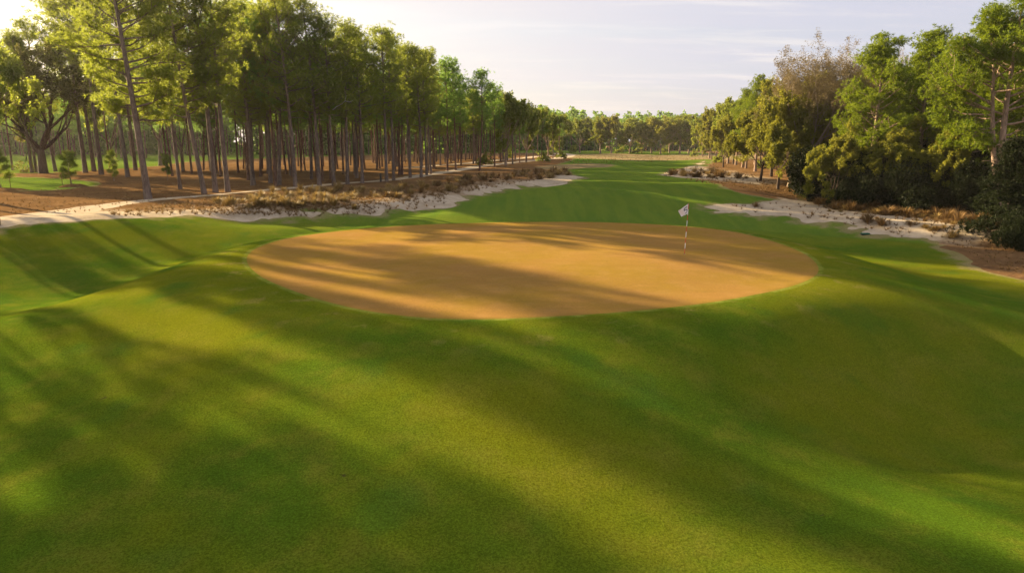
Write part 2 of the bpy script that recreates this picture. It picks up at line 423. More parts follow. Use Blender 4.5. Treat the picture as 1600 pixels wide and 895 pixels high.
def broad_meshes(name, seed, H_, cr, stem=.25, r0=.3, leafmat='leaves_olive', barkmat='bark_dark', leaves=9, lw=.07, ll=.16,
                 levels=4, limbs=6, squash=1.0, twig=True, up=.35, leafden=1.0, spread=.55):
    rng = np.random.default_rng(seed); T = Tubes(); tips = []
    P = arc((0, 0, -.5), (rng.normal(0, .04), rng.normal(0, .04), 1), H_*stem+.5, 5, rng, 0, .03)
    T.tube(P, np.linspace(r0*1.25, r0*.8, 6), 9)
    def grow(p, d, L, r, lev):
        q = arc(p, d, L, 4, rng, up=up, wob=.14)
        T.tube(q, np.linspace(r, r*.55, 5), 6 if lev < 2 else 3, cap=False)
        if lev >= levels:
            for k in range(2, 5): tips.append(q[k])
            return
        nk = 3 if lev < levels-1 else 4
        for k in range(nk):
            f = 4 if k == 0 else rng.integers(2, 5); dd = unit(q[f]-q[f-1])
            nd = unit(dd+rng.normal(0, spread, 3)*np.array([1, 1, squash*.8]))
            grow(q[f], nd, L*rng.uniform(.55, .8), r*.5, lev+1)
    a = rng.uniform(0, 6.28)
    L0 = math.hypot(cr, H_*(1-stem)*.8)*.43
    for i in range(limbs):
        a += 2.4; el = rng.uniform(.25, 1.2)*squash
        grow(P[-1]-np.array([0, 0, rng.uniform(0, H_*stem*.25)]), (math.cos(a)*math.cos(el), math.sin(a)*math.cos(el), math.sin(el)), L0*rng.uniform(.8, 1.1), r0*.5, 1)
    tips = np.array(tips)
    # scale outline to H x cr
    reach = np.percentile(np.hypot(tips[:, 0], tips[:, 1]), 96); top = np.percentile(tips[:, 2], 99)
    sx = cr/reach; z0 = H_*stem*.5; sz = (H_-z0)/(top-z0)
    def fit(A):
        A = A.copy(); A[:, 0] *= np.where(A[:, 2] > z0, sx, 1) if False else 1+(sx-1)*np.clip((A[:, 2]-z0)/(H_*.12), 0, 1)
        A[:, 1] *= 1+(sx-1)*np.clip((A[:, 2]-z0)/(H_*.12), 0, 1)
        A[:, 2] = np.where(A[:, 2] > z0, z0+(A[:, 2]-z0)*sz, A[:, 2]); return A
    T.V = [fit(v) for v in T.V]; tips = fit(tips)
    if leafden <= 0: return T.build(name+'_trunk', M[barkmat]), None
    keep = rng.uniform(0, 1, len(tips)) < leafden
    tips = tips[keep]
    cl = np.array([mnoise.noise(Vector(p)*.35) for p in tips])
    ton = np.clip(.5+cl*.9+rng.normal(0, .12, len(tips)), 0, 1)
    V, Fl, S, tn = blades(rng, tips+rng.normal(0, .12, tips.shape), unit(rng.normal(size=tips.shape))*.3, np.full(len(tips), ll*2.2), lw, leaves, ton, 1.0, quad=True, r0=.1)
    return T.build(name+'_trunk', M[barkmat]), mesh_np(name+'_crown', V, Fl, S, M[leafmat], {'tone': tn})

def shrub_mesh(name, seed, w, h, n, leafmat, ll=.11, lw=.04, leaves=11, lobes=9):
    rng = np.random.default_rng(seed); T = Tubes()
    for i in range(7):
        a = rng.uniform(0, 6.28); T.tube(arc((0, 0, -.2), (math.cos(a)*.6, math.sin(a)*.6, 1), h*.7, 4, rng, .2, .15), np.linspace(.06, .015, 5), 5)
    L = []
    for i in range(lobes):
        a = rng.uniform(0, 6.28); rr = w*.62*math.sqrt(rng.uniform(0, 1)); z = h*rng.uniform(.15, .8)
        k = int(n/lobes); s = w*rng.uniform(.26, .42)
        d = unit(rng.normal(size=(k, 3)))*s*rng.uniform(.55, 1.05, (k, 1))*np.array([1, 1, .8])
        L.append(np.array([math.cos(a)*rr, math.sin(a)*rr, z])+d)
    c = np.concatenate(L); c = c[c[:, 2] > .02]
    c[:, 2] = np.minimum(c[:, 2], h*1.1)
    ton = np.clip(.5+rng.normal(0, .25, len(c)), 0, 1)
    V, Fl, S, tn = blades(rng, c, unit(c-np.array([0, 0, h*.4]))*.7, np.full(len(c), ll*2), lw, leaves, ton, 1.0, quad=True)
    return T.build(name+'_trunk', M['bark_dark']), mesh_np(name+'_crown', V, Fl, S, M[leafmat], {'tone': tn})

def clump_mesh(name, seed, n=110, w=.5, h=.55, mat='wire'):
    rng = np.random.default_rng(seed); V = []; Fc = []; tn = []
    a = rng.uniform(0, 6.28, n); e = rng.uniform(.25, 1.45, n); L = rng.uniform(.6, 1.15, n)
    for i in range(n):
        d = np.array([math.cos(a[i])*math.cos(e[i])*w/.5, math.sin(a[i])*math.cos(e[i])*w/.5, math.sin(e[i])*h/.55])
        b0 = np.array([math.cos(a[i]), math.sin(a[i]), 0])*rng.uniform(0, .12); sd = np.array([-math.sin(a[i]), math.cos(a[i]), 0])*.02
        p1 = b0+d*L[i]*.45; p2 = b0+d*L[i]*.8+np.array([math.cos(a[i])*.1, math.sin(a[i])*.1, -.12*L[i]])
        k = len(V); V += [b0-sd-np.array([0, 0, .05]), b0+sd-np.array([0, 0, .05]), p1+sd*1.2, p1-sd*1.2, p2]
        Fc.append([k, k+1, k+2, k+3]); Fc.append([k+3, k+2, k+4]); t = rng.uniform(0, 1); tn += [t]*5
    fl = [i for f in Fc for i in f]
    return mesh_np(name, V, fl, [len(f) for f in Fc], M[mat], {'tone': tn})

# ------------------------------------------------------------------ the ground: one height field cut into its surfaces
def A(pts): return [at(*p) for p in pts]
def rag(amp, scl, seed): return amp*fbm(gx/scl, gy/scl, seed, 3)
# path: from the left frame edge through the trees to the far curl
path_pts = []
for (px, py, w) in [(-260, 372, 1.6), (0, 346, 2.3), (70, 336, 2.3), (130, 327, 1.8), (175, 320, 1.35), (220, 314, 1.1), (290, 308, .9), (360, 302, .8), (440, 295, .9), (520, 288, 1.0),
                    (590, 283, 1.1), (650, 276, 1.3), (710, 267, 1.5), (760, 259, 1.7), (820, 252, 2.0), (865, 248, 2.2), (884, 245, 2.6), (888, 242, 3.0), (876, 240, 3.2)]:
    x, y = at(px, py); path_pts.append((x, y, w))
s_path = sd_line(gx, gy, path_pts)+rag(.35, 1.6, 101)
branch = [(*at(640, 262), 1.4), (*at(720, 256), 1.6), (*at(800, 249), 1.8), (*at(860, 243), 2.0)]
s_path = np.maximum(s_path, sd_line(gx, gy, branch)+rag(.3, 2, 103))
def poly(pts, it=1): return sd_poly(gx, gy, smooth_closed(A(pts), it))
sand_left = [(-30, 352), (40, 345), (120, 334), (180, 327), (215, 330), (300, 331), (345, 326), (370, 322), (400, 325), (450, 329), (500, 327), (530, 322), (570, 315), (610, 313), (660, 312), (700, 303), (735, 297), (770, 290),
             (830, 281), (880, 273), (908, 277), (900, 284), (850, 290), (790, 296), (745, 303), (720, 314), (690, 326), (620, 331), (560, 339), (500, 343), (450, 342), (400, 338), (330, 338), (240, 341), (150, 346), (60, 352), (-30, 362)]
sand_right = [(1105, 324), (1130, 320), (1170, 319), (1215, 314), (1260, 315), (1310, 324), (1360, 330), (1420, 339), (1470, 344), (1520, 346), (1560, 362), (1500, 376), (1450, 375), (1400, 372), (1362, 364),
              (1340, 355), (1300, 346), (1255, 340), (1210, 336), (1180, 331), (1150, 334), (1120, 330)]
sand_mid = [(1028, 273), (1060, 267), (1085, 259), (1105, 250), (1090, 262), (1120, 266), (1160, 273), (1200, 286), (1180, 288), (1140, 283), (1090, 279), (1050, 277)]
s_sand = np.maximum(poly(sand_left)+rag(1.7, 2.2, 111)-.1, np.maximum(poly(sand_right)+rag(1.6, 1.8, 121)+.15, poly(sand_mid)+rag(1.6, 4.5, 131)))
tan_far = [(860, 247), (900, 247), (960, 250), (1000, 251), (1060, 251), (1110, 249), (1160, 250), (1200, 246), (1160, 242), (1090, 241), (1030, 243), (990, 241), (950, 240), (905, 241), (890, 244)]
tan_near = [(830, 262), (870, 266), (905, 263), (940, 262), (965, 258), (930, 255), (890, 257), (860, 258)]
s_rough = np.maximum(poly(tan_far)+rag(3, 9, 141), poly(tan_near)+rag(1.5, 5, 142))
straw_left = [(-900, 470), (-300, 385), (-30, 352), (120, 338), (260, 335), (420, 330), (560, 330), (640, 322), (700, 310), (760, 298), (840, 284), (900, 277), (880, 268), (850, 262), (880, 254), (900, 247), (888, 240), (875, 238.6),
              (700, 240), (560, 243), (440, 247), (300, 252), (230, 262), (150, 266), (90, 270), (60, 271), (0, 271), (-200, 275), (-900, 300)]
straw_right = [(1060, 268), (1100, 262), (1120, 250), (1100, 245), (1130, 238), (1400, 236), (1900, 236), (2600, 300), (2600, 520), (1900, 460), (1640, 445), (1570, 432), (1510, 408), (1470, 380), (1440, 350), (1300, 322), (1240, 315), (1180, 306), (1140, 297), (1130, 290), (1090, 280)]
s_straw = np.maximum(poly(straw_left)+rag(1.2, 4, 151), poly(straw_right)+rag(1.2, 4, 152))
strip = [(-400, 312), (-100, 299), (60, 300), (140, 293), (165, 286), (110, 280), (60, 277), (0, 276), (-300, 282)]
s_strip = poly(strip)+rag(.8, 3, 161)
s_straw = np.where(s_strip > 0, -np.abs(s_strip), np.minimum(s_straw, np.maximum(-s_strip, -50)))
s_green = sd_poly(gx, gy, GREEN)
# far ground beyond the holes: forest floor
s_straw = np.maximum(s_straw, np.maximum(gy-400, np.maximum(gx-90, -gx-260)*1.0)*.2)
zones = [('putting_green', s_green, 'green'), ('sand_path', s_path, 'path'), ('bunker_sand', s_sand, 'sand'),
         ('dormant_rough', s_rough, 'rough'), ('pine_straw_ground', s_straw, 'straw'), ('fairway', np.full(gx.shape, 1.0), 'grass')]
d_green = np.abs(s_green)
d_edge = -np.maximum(np.maximum(s_path, s_sand), np.maximum(s_rough, s_straw))
d_edge = np.where(gy > 12, d_edge, 50)
d_sand = np.maximum(-np.maximum(s_path*.0-50, s_sand), 0)
nx = len(XS); ny = len(YS)
ii, jj = np.meshgrid(np.arange(nx-1), np.arange(ny-1)); a0 = (jj*nx+ii).ravel()
quads = np.stack([a0, a0+1, a0+1+nx, a0+nx], 1)
base = np.stack([gx, gy, gz], 1)
attrs_all = np.stack([d_green, d_edge, d_sand], 1)
S_all = np.stack([z[1] for z in zones], 1)
full = np.concatenate([base, attrs_all, S_all], 1)
rest_q = quads; rest_p = []     # rest_p: polygons as arrays of full rows
for zi, (zn, s, zm) in enumerate(zones):
    last = zi == len(zones)-1; col = 6+zi
    if last: ins = rest_q; mixed = rest_q[:0]; rest_next = rest_q[:0]
    else:
        sq = s[rest_q]; allin = (sq >= 0).all(1); allout = (sq < 0).all(1)
        ins = rest_q[allin]; mixed = rest_q[~allin & ~allout]; rest_next = rest_q[allout]
    inp = []; outp = []
    for P_ in [full[q] for q in mixed]+rest_p:
        v = P_[:, col]
        if last or (v >= 0).all(): inp.append(P_); continue
        if (v < 0).all(): outp.append(P_); continue
        pi, po = [], []
        n = len(P_)
        for k in range(n):
            A_, B_ = P_[k], P_[(k+1) % n]
            (pi if A_[col] >= 0 else po).append(A_)
            if (A_[col] >= 0) != (B_[col] >= 0):
                t = A_[col]/(A_[col]-B_[col]); t = min(max(t, .001), .999); X_ = A_*(1-t)+B_*t; X_[col] = 0.0
                pi.append(X_); po.append(X_)
        if len(pi) > 2: inp.append(np.array(pi))
        if len(po) > 2: outp.append(np.array(po))
    rest_q = rest_next; rest_p = outp
    used, inv = np.unique(ins.ravel(), return_inverse=True)
    V = [full[used][:, :6]]; Fl = [inv.ravel()]; S = [np.full(len(ins), 4)]; nb = len(used)
    for P_ in inp:
        V.append(P_[:, :6]); Fl.append(nb+np.arange(len(P_))); S.append([len(P_)]); nb += len(P_)
    V = np.concatenate(V); Fl = np.concatenate(Fl); S = np.concatenate(S)
    # weld the cut polygons
    key = np.round(V[:, :2]*2000).astype(np.int64); _, fi, iv = np.unique(key, axis=0, return_index=True, return_inverse=True)
    iv = iv.ravel(); V = V[fi]; Fl = iv[Fl]
    me = mesh_np(zn, V[:, :3], Fl, S, M[zm], {'d_green': V[:, 3], 'd_edge': V[:, 4], 'd_sand': V[:, 5]}, smooth=True)
    tag(link(zn, me), kind='structure')

# ------------------------------------------------------------------ trees
def assemble(name, meshes, parent_name=True):
    root = bpy.data.objects.new(name, None); C.objects.link(root); root.empty_display_size = .5
    t = link('trunk', meshes[0], root)
    if meshes[1] is not None: link('crown', meshes[1], root)
    return root
def dup_tree(src, name):
    r = src.copy(); C.objects.link(r)
    for ch in src.children:
        c = ch.copy(); C.objects.link(c); c.parent = r
    return r
class Kind:
    """the first use places the source itself, later ones copies of it and of its parts"""
    def __init__(s, name, maker, h): s.name = name; s.maker = maker; s.h = h; s.src = None
    def place(s, x, y, h, rz, label, cat, group=None, zoff=-.05, sw=None, name=None):
        if s.src is None: s.src = assemble(s.name, s.maker()); o = s.src
        else: o = dup_tree(s.src, s.name)
        for k in ('label', 'category', 'group'):
            if k in o: del o[k]
        k = h/s.h; w = k if sw is None else sw
        o.location = (x, y, H(x, y)+zoff); o.rotation_euler = (R(rnd.uniform(-1.8, 1.8)), R(rnd.uniform(-1.8, 1.8)), rz); o.scale = (w, w, k)
        tag(o, label, cat, group); return o
rnd = random.Random(7)
full_prof = lambda t: (.75+.5*t) if t < .4 else max(.22, .95-1.1*(t-.4))
hi_prof = lambda t: (.6+.9*t) if t < .4 else max(.25, .96-1.0*(t-.4))
PK = [Kind('longleaf_pine', (lambda s=s, cb=cb, cr=cr, ln=ln: pine_meshes('longleaf%d' % s, s, 20, cb, cr, 44, 7, lean=ln, r0=.23, tw=.055, nb=13, trad=.34, sig=.36)), 20)
      for s, cb, cr, ln in [(1, .44, 4.1, (-.02, 0)), (2, .48, 3.7, (.0, .01)), (3, .40, 4.3, (-.03, 0)), (4, .46, 3.9, (.015, 0)), (5, .52, 3.5, (0, 0))]]
PD = [Kind('longleaf_pine', (lambda s=s, cb=cb, cr=cr: pine_meshes('forest%d' % s, s, 18, cb, cr, 34, 6, r0=.18, leafmat='needles_dark', barkmat='bark_red', tw=.075, nb=12, trad=.38, sig=.42)), 18)
      for s, cb, cr in [(11, .50, 3.3), (12, .44, 3.5), (13, .56, 3.0), (14, .48, 3.4)]]
PL = Kind('longleaf_pine', lambda: pine_meshes('leaner', 21, 23, .30, 5.8, 60, 11, lean=(-.055, 0), r0=.30, trad=.36, tw=.055, sig=.34, open_h=.8, nb=16), 23)
PL2 = Kind('longleaf_pine', lambda: pine_meshes('tallpine', 22, 23, .32, 5.0, 54, 10, lean=(-.05, 0), r0=.24, trad=.34, tw=.055, sig=.34, open_h=.7, nb=16), 23)
RP = [Kind('loblolly_pine', (lambda s=s, cr=cr, cb=cb: pine_meshes('lob%d' % s, s, 15, cb, cr, 48, 17, r0=.24, leafmat='needles_right', barkmat='bark_light', trad=.25, tw=.05, nb=16, prof=full_prof, sig=.38, dead=5, flat=.4)), 15)
      for s, cr, cb in [(31, 4.4, .28), (32, 3.6, .38), (33, 4.8, .22)]]
RF = Kind('loblolly_pine', lambda: pine_meshes('lobfork', 35, 15, .34, 5.2, 56, 20, r0=.30, leafmat='needles_right', barkmat='bark_light', trad=.25, tw=.05, nb=16, prof=full_prof, sig=.38, dead=7, flat=.4, fork=(.16, -.10, .02), open_h=.62), 15)
FT = [Kind('far_tree', (lambda s=s, cr=cr, st=st, m=m: broad_meshes('far%d' % s, s, 16, cr, st, .28, m, 'bark_light', 14, .15, .30, 4, 8, 1.0)), 16)
      for s, cr, st, m in [(41, 6.2, .2, 'leaves_far'), (42, 5.6, .22, 'leaves_far'), (43, 6.4, .16, 'leaves_olive')]]
OL = [Kind('hardwood_tree', (lambda s=s, cr=cr: broad_meshes('olive%d' % s, s, 13, cr, .20, .20, 'leaves_olive', 'bark_dark', 13, .075, .17, 5, 8, .9)), 13)
      for s, cr in [(51, 5.2), (52, 4.6)]]
BD = [Kind('budding_tree', (lambda s=s: broad_meshes('bud%d' % s, s, 15, 4.0, .28, .2, 'leaves_bud', 'twig', 9, .022, .085, 5, 8, 1.05)), 15) for s in (61, 62)]
OK_ = Kind('oak_tree', lambda: broad_meshes('oak', 71, 15, 8.0, .20, .50, 'oak', 'bark_dark', 13, .07, .15, 5, 7, .75, spread=.6), 15)
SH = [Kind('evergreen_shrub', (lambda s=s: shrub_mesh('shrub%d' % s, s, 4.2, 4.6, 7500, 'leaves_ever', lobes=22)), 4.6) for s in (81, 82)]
DC = Kind('dark_conifer', lambda: pine_meshes('darkcon', 91, 9, .06, 3.0, 60, 18, r0=.16, leafmat='leaves_ever', barkmat='bark_dark', trad=.26, tw=.05, nb=14, prof=lambda t: max(.12, 1.0-.85*t), sig=.38, dead=0), 9)
SP = [Kind('young_pine', (lambda s=s: pine_meshes('sap%d' % s, s, 3.2, .25, .85, 11, 6, r0=.06, leafmat='sapling', barkmat='bark_light', trad=.36, tw=.022, nb=26, prof=lambda t: .8-.15*t, sig=.10, dead=0)), 3.2) for s in (95, 96)]
HB = [Kind('hardwood_tree', (lambda s=s: broad_meshes('mid%d' % s, s, 11, 3.6, .22, .16, 'needles_left', 'bark', 9, .06, .16, 5, 6, 1.0)), 11) for s in (101, 102)]

def px_h(x, y, ytop, px):
    """height of a thing standing at (x, y) whose top is seen at row ytop"""
    r = ray(px, ytop); t = y/r[1]; return CAM[2]+r[2]*t-H(x, y)
count = dict(n=0)
def put(kind, px, py, top, label, cat='pine tree', group=None, rz=None, h=None, sw=None):
    x, y = at(px, py)
    hh = h if h else px_h(x, y, top, px)
    count['n'] += 1
    return kind.place(x, y, hh, rnd.uniform(0, 6.28) if rz is None else rz, label, cat, group, sw=sw)

# front row on the left
put(PL, 232, 311, 0, 'tallest nearest pine on the left, its grey trunk leaning beside the sandy path', h=23.5, rz=0)
put(PL2, 320, 303, 0, 'leaning grey pine right of the nearest big pine, left one of a close pair', h=23, rz=0)
put(PK[0], 337, 301, 0, 'slim grey pine standing close between two bare leaning trunks near the path', h=22, rz=0)
put(PK[3], 356, 300, 0, 'straight grey pine at the right end of the near trio by the path', h=22.5, rz=1.0)
put(PK[1], 282, 296, 0, 'thin pine with pale trunk behind the nearest big pine', h=20, rz=2, sw=.8)
front = [
    (395, 290, 12, 'dark slender pine leftmost of the group above the tan wiregrass bank'),
    (423, 286, 10, 'thin pine set back in shade left of the stout curved trunk'),
    (436, 289, 5, 'thin pine just left of the stout curved trunk above the path'),
    (462, 292, -4, 'stout pine with gently curved grey trunk on the path edge'),
    (499, 290, 8, 'stout reddish pine leaning left beside the path'),
    (522, 290, 38, 'straight dark pine right of the leaning reddish pine'),
    (543, 288, 42, 'straight pine with dark trunk on the path edge above the bunker bend'),
    (566, 286, 52, 'pine with pale smooth trunk leaning slightly left near the path'),
    (604, 284, 50, 'dark forked looking pine beside the short black marker post'),
    (615, 282, 60, 'slim pine right against the dark pine by the marker post'),
    (641, 278, 75, 'pine with warm brown trunk on the path above the sand tongue'),
    (658, 277, 80, 'thick dark pine on the path right of the warm brown trunk'),
    (667, 274, 84, 'slim pine behind the thick dark pine beside the path'),
    (673, 272, 88, 'thin straight pine last of the tight foursome on the path'),
    (699, 267, 98, 'dark pine where the path bends into the wood'),
    (712, 266, 104, 'sturdy dark pine near the far bend of the path'),
    (749, 267, 116, 'pine with open airy top standing apart at the wood edge on the straw'),
    (773, 261, 138, 'pine at the tapering end of the wood with low full crown'),
]
for i, (px, py, top, lab) in enumerate(front):
    lean = 3.0 if i in (4, 7) else rnd.uniform(-.6, .6)
    k = (PK[2] if i in (3, 4) else PK[i % 5]) if i < 9 else (PK+PD)[i % 9]
    tr = put(k, px, py, top, lab, rz=0.0 if i in (3, 4, 7) else None)
    if px == 522: dead_tree = tr
Y0 = dead_tree.location.y
def at_y(px, py, Y): r_ = ray(px, py); t_ = Y/r_[1]; return Vector((r_[0]*t_, Y, CAM[2]+r_[2]*t_))
T = Tubes(); inv = Matrix.LocRotScale(dead_tree.location, dead_tree.rotation_euler, dead_tree.scale).inverted()
q = [inv @ at_y(px_, py_, Y0-d_) for px_, py_, d_ in [(520, 172, .3), (526, 167, 2.0), (534, 163, 3.2), (539, 158, 4.2), (541, 150, 4.6)]]
T.tube([tuple(v) for v in q], [.06, .05, .04, .03, .012], 6); T.tube([tuple(q[3]), tuple(q[3]+Vector((.5, -.3, -.1))), tuple(q[3]+Vector((.9, -.5, .1)))], [.03, .02, .01], 5)
M['deadwood'] = mat_bark('bark_bleached', (.30, .29, .27), (.42, .41, .38))
tag(link('dead_branch', T.build('dead_branch', M['deadwood']), dead_tree), 'bleached bare grey branch reaching out of the dark crown')
# trees around the oak at the far left
put(OK_, 68, 271, 78, 'broad spreading oak with thick dark trunk and black limbs at far left', 'oak tree')
for px, py, top, lab in [(50, 270, 60, 'thin leaning pine left of the spreading oak, left one of two'), (57, 269, 70, 'thin leaning pine nearest the left side of the oak trunk'),
                         (87, 268, 40, 'thin dark pine just right of the spreading oak'), (134, 270, -30, 'thick dark pine trunk behind the double topped young pine'),
                         (147, 268, -5, 'slim dark pine between two thick trunks left of the big leaning pine'), (159, 273, -40, 'thick leaning dark pine above the mulched young pine'),
                         (200, 277, -10, 'very thick dark pine left of the nearest big leaning pine'), (212, 266, 10, 'reddish pine behind the nearest big leaning pine')]:
    put(PK[(px) % 5], px, py, top, lab, rz=rnd.uniform(-.5, .5))
put(HB[0], 286, 268, 92, 'leafy yellow green tree filling the gap behind the thin pale pine', 'hardwood tree')
put(HB[1], 180, 262, 96, 'leafy bright tree glowing behind the mulched young pine', 'hardwood tree')
put(HB[1], 250, 259, 60, 'leafy yellow green tree behind the big leaning pine', 'hardwood tree')
put(HB[0], 338, 270, 92, 'leafy tree hanging low behind the trio of grey pines', 'hardwood tree')
put(HB[0], -10, 282, 70, 'leafy tree half cut by the left edge of the picture', 'hardwood tree')

# tall trees outside the left of the frame: they throw the long shadows over the green
TALL = Kind('longleaf_pine', lambda: pine_meshes('hightop', 23, 27, .66, 4.2, 34, 9, r0=.36, tw=.055, trad=.36, sig=.5, dead=3), 27)
def side_tree(x, y, kind, h, lab, sw=None):
    kind.place(x, y, h, rnd.uniform(0, 6.28), lab, 'pine tree', 'pines beyond the left edge of the picture', sw=sw)
for x, y, k, h, sw in [(-43, 39.8, PK[1], 21, .45), (-46, 39.2, PK[2], 20, .38), (-48, 42.5, PD[1], 18, .5), (-52, 33, PL2, 20, 1.0), (-41.5, 40.4, PK[4], 20, .45), (-44.4, 44.8, PK[1], 20, .42), (-60, 63.8, PK[2], 20, .45),
                       (-50, 61, TALL, 27, .62), (-58.5, 63.2, PK[4], 22, .36), (-61, 67.5, PD[3], 22, .4), (-57.5, 69, TALL, 27, .4), (-43.5, 50, PK[2], 20, .5), (-50, 54.5, PK[3], 21, .5), (-66, 76, TALL, 26, .8), (-38, 30, PL, 20, .9), (-34, 24, PK[0], 19, 1.0), (-56, 60, PK[1], 19, .35), (-70, 64, PD[0], 19, .8)]:
    side_tree(x, y, k, h, 'tall pine standing left of the picture', sw)

# the body of the left wood
def in_poly(x, y, P): return bool(sd_poly(np.array([x]), np.array([y]), P)[0] > 0)
wood = [(-50, 72), (-38, 70), (-27, 76), (-21.5, 88), (-15, 108), (-11, 130), (-4, 150), (2, 165), (-2, 225), (-30, 225), (-46, 170), (-56, 130), (-58, 95)]
placed = []; tries = 0
pl_world = []
while len(placed) < 150 and tries < 9000:
    tries += 1
    x = rnd.uniform(-110, 5); y = rnd.uniform(66, 235)
    if not in_poly(x, y, wood): continue
    if float(sd_line(np.array([x]), np.array([y]), path_pts)[0]) > -1.0: continue
    px_ = x/y*F+CX
    if px_ < -60 or (px_ < 380 and rnd.random() < .62): continue
    if y < 95 and -60 < px_ < 390: continue
    md = 2.6 if px_ > 380 else 6
    if (.62*x+.79*y-40) % 13 < 4.6: continue
    if any((x-a)**2+(y-b)**2 < md*md for a, b in placed): continue
    placed.append((x, y))
    dep = y
    if px_ < 380: lab = 'slender pine in the thin part of the left wood, behind the oak and near pines'
    elif y < 115: lab = 'slim reddish pine just inside the left wood behind the front row'
    elif y < 160: lab = 'slim dark pine in the middle depth of the left wood over orange straw'
    else: lab = 'small looking pine deep at the back of the left wood'
    k = PD[rnd.randrange(4)] if rnd.random() < .75 else PK[rnd.randrange(5)]
    hh = rnd.uniform(15.5, 18.5)*(1 if y < 160 else .95)
    k.place(x, y, hh, rnd.uniform(0, 6.28), lab, 'pine tree', 'pines in the body of the left wood', sw=hh/k.h*rnd.uniform(.85, 1.1))

for i in range(62):
    x = -205+i*2.55+rnd.uniform(-1.5, 1.5); y = 214+rnd.uniform(0, 46)+max(0, (x+110)*.12)
    if x > -52: continue
    hh = rnd.uniform(16, 20); k = PD[i % 4]
    k.place(x, y, hh, rnd.uniform(0, 6.28), 'dim pine in the far row beyond the neighbouring fairway, seen between the left trunks', 'pine tree', 'pines beyond the neighbouring fairway', sw=hh/18*1.25)
for i, (px, py, top) in enumerate([(20, 266, 95), (110, 262, 60), (172, 266, 50), (225, 262, 50), (262, 268, 40), (300, 272, 30), (318, 266, 40), (345, 276, 30), (372, 270, 20), (388, 282, 14), (408, 276, 20)]):
    put(PD[i % 4], px, py, top, 'slender pine in the thin part of the left wood, behind the oak and near pines', 'pine tree', 'pines in the body of the left wood', sw=.95)

# tapering end of the left wood and scattered trees beyond
tap = [(790, 259, 150, 0), (801, 257, 158, 1), (812, 255, 164, 2), (822, 253, 166, 0), (833, 250, 172, 1), (846, 249, 170, 2), (856, 248, 178, 0), (864, 248, 180, 1), (874, 245, 180, 2),
       (782, 252, 148, 1), (805, 249, 160, 0), (840, 244, 174, 2), (870, 242, 184, 0)]
for i, (px, py, top, k) in enumerate(tap):
    put([FT[0], PK[1], PD[0]][k], px, py, top, 'sunlit tree in the clump at the far tapering end of the left wood', 'tree', 'trees at the far end of the left wood', sw=.9 if k == 0 else None)

# far line closing the fairway: sunlit trees standing before the dark wood
far_front = [(906, 187, 'olive tree at the left end of the far tree line'), (938, 186, 'round light green tree, leftmost bright crown of the far tree line'), (955, 184, 'narrow light green tree beside the round bright crown of the far line'),
             (984, 190, 'light green tree with a clear pale trunk midway along the far line'), (1002, 188, 'low green tree right of the clear pale trunk on the far line'),
             (1032, 186, 'wide light green tree, broadest of the far tree line'), (1046, 185, 'yellow green tree overlapping the broadest far tree'), (1062, 183, 'tall light tree near the right end of the far line'),
             (1076, 190, 'bushy tree where the far line meets the right wood'), (1018, 196, 'short darker tree between the bright crowns of the far line')]
for i, (px, top, lab) in enumerate(far_front):
    put(FT[i % 3], px, 239.0+(i % 3)*.5+.6*(i % 2), top-1, lab, 'tree', sw=1.35)
for i in range(46):
    px = 868+i*6.2+rnd.uniform(-3, 3); x, y = at(px, rnd.uniform(234.6, 236.5)); 
    hh = px_h(x, y, 184+rnd.uniform(-3, 7), px)
    k = PD[i % 4] if i % 3 else PK[i % 5]
    k.place(x, y, min(hh, 34), rnd.uniform(0, 6.28), 'pine in the dark wood closing the far end of the fairway', 'pine tree', 'pines in the far dark wood')
